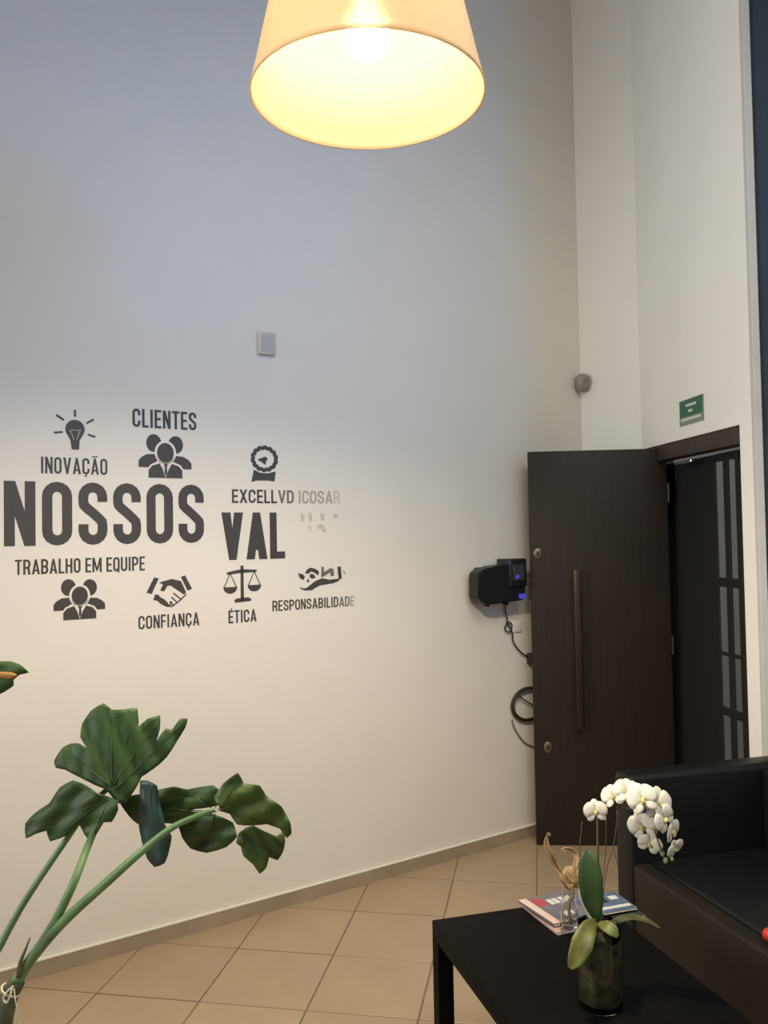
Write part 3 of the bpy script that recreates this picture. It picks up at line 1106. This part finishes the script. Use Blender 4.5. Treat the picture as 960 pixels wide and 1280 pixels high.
magazine('blue covered magazine on top of the pile behind the orchid', (nearp.x + 0.130, nearp.y + 0.072), ma - 0.06, 0.150, 0.128, 0.006, mb + 0.021, C3,
         [(0.05, 0.15, 0.95, 0.28, P_white), (0.10, 0.55, 0.35, 0.75, P_white), (0.45, 0.5, 0.6, 0.85, C4), (0.70, 0.60, 0.90, 0.80, P_white)])

# ------------------------------------------------------------------ vase with orchid
VC = Vector((0.524, 2.205, TZ))
bm = B()
R = 0.0535
VH = 0.205
prof = [(0, 0.0), (R - 0.004, 0.0), (R, 0.004), (R, VH - 0.002), (R - 0.0015, VH), (R - 0.003, VH - 0.002), (R - 0.0035, 0.022), (R - 0.012, 0.015), (0, 0.014)]
lathe(bm, prof, 40)
vase = tag(link('glass_vase', bm, M_glass, smooth=True), 'clear cylindrical glass vase with thick base holding the white orchid', 'vase')
vase.location = VC

orch = thing('orchid', 'white moth orchid with arching flower spike and broad leaves in the glass vase', 'orchid', VC)


def op(px, py, dY=0.0):
    return pt(px, py, VC.y + dY) - VC


def zp(x, y, dY=0.0):
    return op(640 + x / 4.0, 960 + y / 4.0, dY)


# bark and moss filling the vase
bm = B()
lathe(bm, [(0, 0.0), (R - 0.008, 0.0), (R - 0.0028, 0.006), (R - 0.0028, VH - 0.05), (R - 0.006, VH - 0.042), (0.02, VH - 0.022), (0, VH - 0.018)], 30, (0, 0, 0.0150))
bmesh.ops.subdivide_edges(bm, edges=bm.edges[:], cuts=2, use_grid_fill=True)
mo = link('moss', bm, M_moss, orch, 'all')
mo['kind'] = 'stuff'


def blade(mid, widths, m, name, parent, cup=0.25, facing=None, th=0.0012):
    """a leaf or petal: a midrib path with half widths, cupped, given a thickness"""
    mid = [Vector(q) for q in mid]
    n = len(mid)
    bm = B()
    rows = []
    for i in range(n):
        t = (mid[min(i + 1, n - 1)] - mid[max(i - 1, 0)]).normalized()
        f = Vector(facing) if facing is not None else Vector((0, -1, 0))
        s = t.cross(f)
        s = s.normalized() if s.length > 1e-5 else Vector((1, 0, 0))
        nn = s.cross(t).normalized()
        w = widths[i]
        rows.append([bm.verts.new(mid[i] + s * (w * a) + nn * (cup * w * (a * a))) for a in (-1, -0.55, 0, 0.55, 1)])
    for i in range(n - 1):
        for k in range(4):
            bm.faces.new((rows[i][k], rows[i][k + 1], rows[i + 1][k + 1], rows[i + 1][k]))
    bmesh.ops.remove_doubles(bm, verts=bm.verts, dist=1e-5)
    bmesh.ops.recalc_face_normals(bm, faces=bm.faces)
    bmesh.ops.solidify(bm, geom=bm.faces[:], thickness=th)
    return link(name, bm, m, parent, 'all')


def bl(pts, ws, n=4):
    mid = smooth_path(pts, n)
    m = len(mid)
    wid = []
    for i in range(m):
        f = i / (m - 1) * (len(ws) - 1)
        a = min(int(f), len(ws) - 2)
        wid.append(ws[a] + (ws[a + 1] - ws[a]) * (f - a))
    return mid, wid


S4 = VC.y / FPX / 4.0      # one drawing unit in metres
mid, wid = bl([zp(420, 770, 0.0), zp(405, 680, -0.005), zp(388, 560, -0.008), zp(380, 470, 0.0), zp(378, 410, 0.012)], [14 * S4, 48 * S4, 60 * S4, 46 * S4, 10 * S4])
blade(mid, wid, M_orleaf, 'leaf', orch, 0.3)
mid, wid = bl([zp(430, 800, 0.0), zp(432, 690, 0.02), zp(432, 560, 0.035), zp(430, 470, 0.04)], [12 * S4, 20 * S4, 22 * S4, 5 * S4])
blade(mid, wid, M_orleaf, 'leaf', orch, 0.3)
mid, wid = bl([zp(425, 770, -0.01), zp(385, 800, -0.045), zp(350, 880, -0.072), zp(315, 960, -0.082), zp(288, 1003, -0.08)], [12 * S4, 38 * S4, 52 * S4, 36 * S4, 8 * S4])
o = blade(mid, wid, M_orleaf2, 'leaf', orch, 0.25, facing=(-0.2, -1, 0.35))
o['label'] = 'yellowing leaf drooping over the vase rim'
mid, wid = bl([zp(430, 775, -0.02), zp(470, 790, -0.045), zp(505, 815, -0.058), zp(530, 845, -0.062)], [8 * S4, 30 * S4, 30 * S4, 6 * S4])
blade(mid, wid, M_orleaf2, 'leaf', orch, 0.2, facing=(0.2, -1, 0.6))
mid, wid = bl([zp(470, 790, 0.0), zp(540, 755, 0.03), zp(610, 745, 0.05), zp(680, 765, 0.05), zp(742, 803, 0.04)], [8 * S4, 16 * S4, 20 * S4, 14 * S4, 3 * S4])
blade(mid, wid, M_spike, 'leaf', orch, 0.2, facing=(0, -0.6, 1))
bm = B()
tube(bm, smooth_path([zp(335, 610, -0.012), zp(345, 660, -0.014), zp(368, 715, -0.012), zp(400, 765, -0.01)], 4), [0.0016, 0.0042], 8)
link('aerial_root', bm, M_root, orch, 'all')
# spike
spike = smooth_path([zp(430, 830, 0.0), zp(430, 700, 0.01), zp(430, 500, 0.015), zp(428, 320, 0.012), zp(432, 215, 0.005), zp(465, 168, -0.005), zp(520, 182, -0.012), zp(590, 203, -0.02), zp(650, 205, -0.02), zp(690, 245, -0.02), zp(712, 310, -0.02), zp(738, 390, -0.02), zp(768, 460, -0.015)], 5)
bm = B()
tube(bm, spike, [0.0034, 0.0016], 8)
link('flower_spike', bm, M_spike, orch, 'all')
bm = B()
tube(bm, smooth_path([zp(600, 203, -0.02), zp(650, 185, -0.025), zp(695, 186, -0.025)], 4), 0.0014, 6)
link('flower_stalk', bm, M_spike, orch, 'all')
for P in ([(350, 270), (345, 330), (338, 420), (372, 560), (410, 740)], [(470, 255), (470, 380), (455, 560), (440, 740)], [(528, 215), (512, 370), (475, 500), (455, 640), (445, 760)]):
    bm = B()
    tube(bm, smooth_path([zp(a, b, 0.03) for a, b in P], 4), 0.0011, 6)
    link('support_wire', bm, M_wire, orch, 'all')


def flower(c, r, face, roll, closed=0.0, back=False):
    """five white tepals round a small yellow lip"""
    f = Vector(face).normalized()
    up = Vector((0, 0, 1))
    sx_ = up.cross(f)
    sx_ = sx_.normalized() if sx_.length > 1e-4 else Vector((1, 0, 0))
    up = f.cross(sx_)
    root = bpy.data.objects.new('flower', None)
    COL.objects.link(root)
    root.parent = orch
    root.location = c
    for i, (a, wr, lr) in enumerate(((90, 0.33, 1.0), (90 + 133, 0.30, 0.98), (90 - 133, 0.30, 0.98), (90 + 68, 0.60, 1.0), (90 - 68, 0.60, 1.0))):
        a = math.radians(a + roll)
        d = sx_ * math.cos(a) + up * math.sin(a)
        lift = (0.004 if i > 2 else 0.0)
        mid_ = [d * (r * q * lr * (1 - 0.35 * closed)) + f * (lift + r * (0.05 + closed * q * 0.8 + 0.16 * math.sin(q * 2.6) - 0.14 * q * q)) for q in (0.02, 0.22, 0.45, 0.68, 0.87, 0.97, 1.0)]
        ws_ = [wr * r * w for w in (0.18, 0.62, 0.95, 1.0, 0.75, 0.40, 0.10)]
        blade(mid_, ws_, M_petal, 'petal', root, 0.18 if i > 2 else 0.1, facing=-f, th=0.0008)
    bm = B()
    bmesh.ops.create_icosphere(bm, subdivisions=2, radius=1.0)
    q = Vector((0, 0, 1)).rotation_difference(f).to_matrix()
    for v in bm.verts:
        v.co = q @ Vector((v.co.x * r * 0.13, v.co.y * r * 0.20, v.co.z * r * 0.22)) + f * r * 0.22 - up * r * 0.10
    link('lip', bm, M_lip, root, 'all')
    return root


S = S4
for (x, y, r, face, roll, cl, dY) in (
        (418, 215, 52, (-0.25, -1, 0.05), 8, 0.10, -0.02),
        (510, 145, 56, (-0.5, -0.8, 0.45), 25, 0.35, -0.015),
        (572, 128, 66, (0.1, -0.75, 0.65), -12, 0.30, -0.03),
        (648, 158, 70, (0.0, -0.9, 0.40), 15, 0.15, -0.045),
        (722, 180, 72, (0.35, -0.95, 0.25), -10, 0.08, -0.03),
        (655, 285, 66, (-0.45, -0.85, -0.1), 20, 0.15, 0.0),
        (752, 250, 62, (0.5, -0.85, 0.1), 35, 0.12, -0.04),
        (690, 372, 56, (-0.35, -0.9, -0.3), -20, 0.20, 0.0),
        (790, 310, 56, (0.7, -0.7, -0.1), 10, 0.20, -0.02),
        (806, 395, 50, (0.5, -0.8, -0.35), 30, 0.15, 0.0)):
    flower(zp(x, y, dY), r * S * 1.2, face, roll, cl)
for (x, y, r) in ((768, 462, 12), (800, 455, 9), (752, 428, 11)):
    bm = B()
    bmesh.ops.create_icosphere(bm, subdivisions=2, radius=r * S)
    for v in bm.verts:
        v.co.z *= 1.35
    bmesh.ops.translate(bm, verts=bm.verts, vec=zp(x, y, -0.015))
    link('bud', bm, M_bud, orch, 'all')

# slim glass with a dried spathe, on the magazines
gb = Vector((0.0, 0.0, 0.0))
gpos = on_z(712, 1158, TZ + 0.0212)
gv = Vector((gpos.x, gpos.y, TZ + 0.0213))
bm = B()
lathe(bm, [(0, 0), (0.026, 0), (0.030, 0.004), (0.027, 0.03), (0.021, 0.07), (0.019, 0.12), (0.024, 0.135), (0.0225, 0.136), (0.0172, 0.12), (0.019, 0.07), (0.024, 0.03), (0.025, 0.010), (0, 0.008)], 28)
gl = tag(link('bud_vase', bm, M_glass, smooth=True), 'slim clear glass bud vase standing on the magazines behind the orchid', 'vase')
gl.location = gv
dr = thing('dried_flower', 'twisted beige dried flower with a curled tip in the slim glass', 'dried flower', gv)


def dp(x, y, dY=0.0):
    return pt(640 + x / 4.0, 960 + y / 4.0, gv.y + dY) - gv


SD = gv.y / FPX / 4.0
mid, wid = bl([dp(300, 590), dp(262, 545), dp(225, 495), dp(190, 430, -0.01), dp(170, 375, -0.015), dp(178, 335, -0.02)], [20 * SD, 20 * SD, 12 * SD, 15 * SD, 14 * SD, 5 * SD], 5)
blade(mid, wid, M_spathe, 'dried_petal', dr, 0.7, th=0.0025)
mid, wid = bl([dp(300, 600), dp(295, 560), dp(296, 520), dp(290, 490, 0.01)], [22 * SD, 42 * SD, 44 * SD, 14 * SD], 4)
blade(mid, wid, M_spathe, 'dried_petal', dr, 0.5, th=0.0025)
mid, wid = bl([dp(330, 540), dp(315, 490), dp(322, 445, 0.01), dp(300, 412, 0.01), dp(262, 405, 0.0), dp(246, 412)], [18 * SD, 13 * SD, 14 * SD, 14 * SD, 11 * SD, 4 * SD], 5)
blade(mid, wid, M_spathe, 'dried_petal', dr, 0.6, th=0.0025)
bm = B()
tube(bm, smooth_path([Vector((0, 0, 0.012)), Vector((0.0, 0, 0.07)), dp(300, 640), dp(300, 575)], 4), [0.004, 0.008], 8)
link('stem', bm, M_spathe, dr, 'all')
bm = B()
bmesh.ops.create_icosphere(bm, subdivisions=2, radius=13 * SD)
bmesh.ops.translate(bm, verts=bm.verts, vec=dp(184, 335, -0.02))
link('dark_tip', bm, M_dry, dr, 'all')

# ------------------------------------------------------------------ black sofa
SRZ = math.radians(15.0)
sofa = thing('sofa', 'black leather sofa with square arms beside the coffee table', 'sofa', (0.852, 3.290, 0), SRZ)
# local x = towards the back, local -y = towards us
SD_, SL, AW = 0.70, 1.75, 0.11
bm = B()
box(bm, (0.0, -AW, 0.05), (SD_, 0, 0.745), 0.020, 4)
link('armrest', bm, M_leather, sofa, True)
bm = B()
box(bm, (0.0, -SL, 0.05), (SD_, -SL + AW, 0.745), 0.020, 4)
link('armrest', bm, M_leather, sofa, True)
bm = B()
box(bm, (0.006, -SL + AW, 0.06), (0.075, -AW, 0.428), 0.012, 3)
link('front_panel', bm, M_leather2, sofa, True)
bm = B()
box(bm, (0.075, -SL + AW, 0.06), (SD_, -AW, 0.27), 0.006, 2)
link('base', bm, M_leather, sofa, True)
for k_ in range(2):
    y1_ = -AW - 0.002 - k_ * (SL - 2 * AW) / 2
    bm = B()
    box(bm, (0.078, y1_ - (SL - 2 * AW) / 2 + 0.004, 0.271), (0.56, y1_, 0.435), 0.016, 3)
    link('seat_cushion', bm, M_leather, sofa, True)
bm = B()
box(bm, (0.56, -SL + AW, 0.27), (SD_, -AW, 0.73), 0.025, 4)
link('backrest', bm, M_leather, sofa, True)
for lx in (0.03, SD_ - 0.08):
    for ly in (-0.08, -SL + 0.03):
        bm = B()
        box(bm, (lx, ly, 0), (lx + 0.05, ly + 0.05, 0.052), 0.003, 1)
        link('foot', bm, M_black, sofa)

# red item on the sofa seat, cut by the picture edge
rp = on_z(963, 1178, 0.437)
bm = B()
bmesh.ops.create_icosphere(bm, subdivisions=3, radius=0.022)
for v in bm.verts:
    v.co.z = v.co.z * 0.95 + 0.021
rb = tag(link('red_ball', bm, M_red, smooth='all'), 'small round red object lying on the black sofa seat', 'ball')
rb.location = rp

# ------------------------------------------------------------------ big potted plant on the left
PY = 1.80
pb = Vector((-0.93, 1.80, 0))
plant = thing('potted_plant', 'large lobed leaf plant with long green stalks rising at lower left', 'plant', pb)


def lp(x, y, dY=0.0):
    """drawing coordinates of the plant (zoomed 2.4 times, origin 800 down)"""
    return pt(x / 2.4, 800 + y / 2.4, PY + dY) - pb


bm = B()
lathe(bm, [(0, 0), (0.13, 0), (0.15, 0.01), (0.185, 0.30), (0.195, 0.31), (0.195, 0.34), (0.178, 0.34), (0.168, 0.27), (0, 0.27)], 36)
link('pot', bm, M_pot, plant, True)
bm = B()
lathe(bm, [(0.167, 0.255), (0.172, 0.285), (0.10, 0.295), (0, 0.30)], 24)
link('soil', bm, M_soil, plant, True)
knot = lp(25, 1075)
bm = B()
tube(bm, smooth_path([Vector((0.0, 0, 0.27)), Vector((0.02, 0, 0.42)), lp(-12, 1190), lp(8, 1130), knot, lp(52, 1022)], 5), [0.030, 0.016], 10)
link('trunk', bm, M_trunk, plant, 'all')


def stalk(pts, r0, r1, parent=plant):
    bm = B()
    tube(bm, smooth_path(pts, 6), [r0, r1], 10)
    return link('stalk', bm, M_stem, parent, 'all')


stalk([Vector((-0.03, 0, 0.40)), lp(-70, 1060, 0.03), lp(2, 915, 0.05), lp(80, 775, 0.06), lp(205, 590, 0.08), lp(268, 500, 0.08), lp(330, 440, 0.07)], 0.0085, 0.0055)
stalk([knot, lp(75, 985, 0.0), lp(155, 862, -0.02), lp(218, 735, -0.02), lp(262, 622, 0.03), lp(300, 535, 0.055), lp(322, 490, 0.05)], 0.011, 0.0060)
stalk([lp(30, 1060), lp(85, 968, 0.0), lp(185, 850, -0.03), lp(330, 718, -0.07), lp(430, 630, -0.09), lp(525, 558, -0.10), lp(640, 510, -0.10)], 0.013, 0.0050)


def leaf(outline, base, tip, m, d0=0.0, tilt=(0, 0), curl=0.0, wave=0.004, veins=(), th=0.0014, nm='leaf'):
    """a lobed blade: outline on a plane at its own distance, tilted, curled across the midrib and waved"""
    bx, by = base
    ax, ay = tip[0] - bx, tip[1] - by
    L = math.hypot(ax, ay)
    ax, ay = ax / L, ay / L

    def depth(x, y):
        u = ((x - bx) * ax + (y - by) * ay) / 100.0
        v = (-(x - bx) * ay + (y - by) * ax) / 100.0
        return d0 + tilt[0] * u + tilt[1] * v + curl * (v * v) + wave * math.sin(u * 5 + v * 7) + 0.5 * wave * math.sin(v * 13 + 1)

    # smooth the outline a little
    n = len(outline)
    out = []
    for i in range(n):
        p0, p1, p2 = outline[i - 1], outline[i], outline[(i + 1) % n]
        out.append((p1[0] * 0.94 + (p0[0] + p2[0]) * 0.03, p1[1] * 0.94 + (p0[1] + p2[1]) * 0.03))
        out.append((0.5 * (p1[0] + p2[0]) + 0.045 * (p2[1] - p1[1]) * 0.3, 0.5 * (p1[1] + p2[1]) - 0.045 * (p2[0] - p1[0]) * 0.3))
    bm = B()
    vs = [bm.verts.new((x, y, 0)) for x, y in out]
    es = [bm.edges.new((vs[i], vs[(i + 1) % len(vs)])) for i in range(len(vs))]
    bmesh.ops.triangle_fill(bm, edges=es, use_beauty=True)
    for _ in range(3):
        long_ = [e for e in bm.edges if e.calc_length() > 22]
        if long_:
            bmesh.ops.subdivide_edges(bm, edges=long_, cuts=1)
            bmesh.ops.triangulate(bm, faces=bm.faces[:])
    bmesh.ops.beautify_fill(bm, faces=bm.faces[:], edges=[e for e in bm.edges if not e.is_boundary])
    for v in bm.verts:
        v.co = lp(v.co.x, v.co.y, depth(v.co.x, v.co.y))
    bmesh.ops.recalc_face_normals(bm, faces=bm.faces)
    bmesh.ops.solidify(bm, geom=bm.faces[:], thickness=th)
    lf = link(nm, bm, m, plant, 'all')
    for V in veins:
        P = [lp(x, y, depth(x, y) - 0.0022) for x, y in [(V[0][0] + (V[1][0] - V[0][0]) * t, V[0][1] + (V[1][1] - V[0][1]) * t) for t in [i / 8 for i in range(9)]]]
        b2 = B()
        tube(b2, P, [0.0013, 0.0005], 5)
        link('vein', b2, M_vein, lf, 'all')
    return lf


leaf([(318, 448), (250, 418), (195, 388), (168, 384), (163, 362), (188, 322), (212, 310), (238, 310), (262, 325), (240, 292), (246, 250), (275, 210), (312, 188), (336, 210), (375, 208), (413, 202), (415, 262), (442, 236), (481, 224), (480, 268), (468, 305), (496, 264), (516, 270), (541, 234), (563, 236), (556, 262), (530, 305), (500, 352), (462, 386), (424, 410), (408, 445), (375, 492), (352, 490), (334, 468)],
     (335, 440), (370, 210), M_leaf, 0.06, (0.012, 0.006), 0.008, 0.0028, [((335, 440), (330, 205)), ((335, 440), (408, 210)), ((335, 440), (215, 345)), ((335, 440), (475, 240)), ((345, 450), (545, 250))])
leaf([(78, 597), (75, 550), (105, 520), (150, 490), (180, 442), (220, 420), (255, 433), (290, 458), (322, 468), (352, 480), (355, 510), (336, 546), (312, 545), (275, 606), (255, 585), (238, 550), (205, 585), (150, 606), (140, 570), (106, 582)],
     (330, 490), (90, 570), M_leaf, 0.035, (0.010, 0.0), 0.010, 0.005, [((325, 480), (90, 570)), ((300, 490), (160, 595)), ((320, 490), (275, 595)), ((310, 470), (215, 428))])
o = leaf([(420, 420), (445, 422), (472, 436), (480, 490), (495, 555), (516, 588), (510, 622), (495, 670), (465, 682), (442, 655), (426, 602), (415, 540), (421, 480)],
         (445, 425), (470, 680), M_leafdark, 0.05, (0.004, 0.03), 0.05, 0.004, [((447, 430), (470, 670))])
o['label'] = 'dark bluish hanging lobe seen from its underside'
leaf([(360, 492), (385, 470), (420, 462), (480, 448), (520, 440), (560, 450), (640, 434), (665, 460), (655, 498), (580, 508), (570, 515), (635, 520), (700, 548), (712, 592), (680, 622), (620, 640), (570, 626), (545, 592), (535, 552), (480, 548), (410, 552), (388, 530)],
     (650, 515), (370, 500), M_leaf, 0.075, (0.006, -0.012), 0.010, 0.006, [((650, 515), (400, 505)), ((645, 512), (560, 455)), ((645, 520), (600, 630)), ((648, 505), (640, 445))])
leaf([(640, 472), (670, 430), (700, 408), (715, 397), (730, 430), (780, 436), (797, 466), (845, 500), (870, 545), (876, 580), (860, 596), (840, 566), (800, 552), (760, 557), (710, 555), (690, 522), (664, 512)],
     (650, 515), (860, 560), M_leaf2, -0.08, (0.006, 0.014), 0.012, 0.005, [((655, 510), (865, 570)), ((655, 508), (720, 410)), ((660, 508), (790, 470))])
leaf([(738, 562), (760, 556), (790, 572), (830, 590), (850, 570), (855, 602), (850, 632), (834, 662), (806, 650), (800, 682), (780, 702), (760, 672), (730, 646), (724, 620), (708, 608), (714, 580)],
     (735, 560), (785, 690), M_leaf2, -0.06, (0.010, 0.0), 0.010, 0.005, [((745, 562), (782, 690)), ((748, 562), (840, 650))])
o = leaf([(0, 64), (34, 64), (62, 74), (88, 97), (60, 103), (40, 120), (42, 136), (24, 148), (0, 162), (-70, 170), (-170, 130), (-150, 80), (-80, 60)],
         (-170, 110), (88, 97), M_leaf, 0.0, (0.004, 0.0), 0.01, 0.003)
o['label'] = 'leaf tip with a yellowed streak'
leaf([(-120, 100), (-40, 96), (30, 96), (52, 104), (38, 118), (0, 112), (-60, 118)], (-120, 105), (45, 108), M_leafyel, -0.012, (0.004, 0.0), 0.0, 0.0, nm='yellow_streak')
stalk([Vector((-0.05, 0, 0.36)), lp(-330, 900, 0.02), lp(-360, 500, 0.02), lp(-250, 220, 0.02), lp(-150, 115, 0.008)], 0.009, 0.005)
bm = B()
tube(bm, smooth_path([lp(55, 1010, -0.01), lp(62, 965, -0.012), lp(78, 925, -0.012), lp(90, 893, -0.01)], 4), [0.0055, 0.0012], 8)
link('dry_sheath', bm, M_dry, plant, 'all')
# string tied round the stalks
bm = B()
ax_ = (lp(52, 1022) - knot).normalized()
sd = ax_.orthogonal().normalized()
s2 = ax_.cross(sd)
c_ = lp(34, 1050)
tube(bm, [c_ + (sd * math.cos(a) + s2 * math.sin(a)) * 0.0205 for a in [2 * PI * i / 20 for i in range(21)]], 0.0022, 6)
tube(bm, smooth_path([lp(40, 1038, -0.02), lp(22, 1055, -0.024), lp(10, 1075, -0.026), lp(20, 1088, -0.026), lp(30, 1068, -0.026), lp(36, 1045, -0.022)], 5), 0.0022, 6)
tube(bm, smooth_path([lp(42, 1045, -0.02), lp(48, 1090, -0.03), lp(60, 1145, -0.035), lp(70, 1220, -0.04)], 5), 0.0012, 6)
st = tag(link('string', bm, M_string, smooth='all'), 'cream string knotted round the plant stalks at lower left', 'string')
st.location = pb
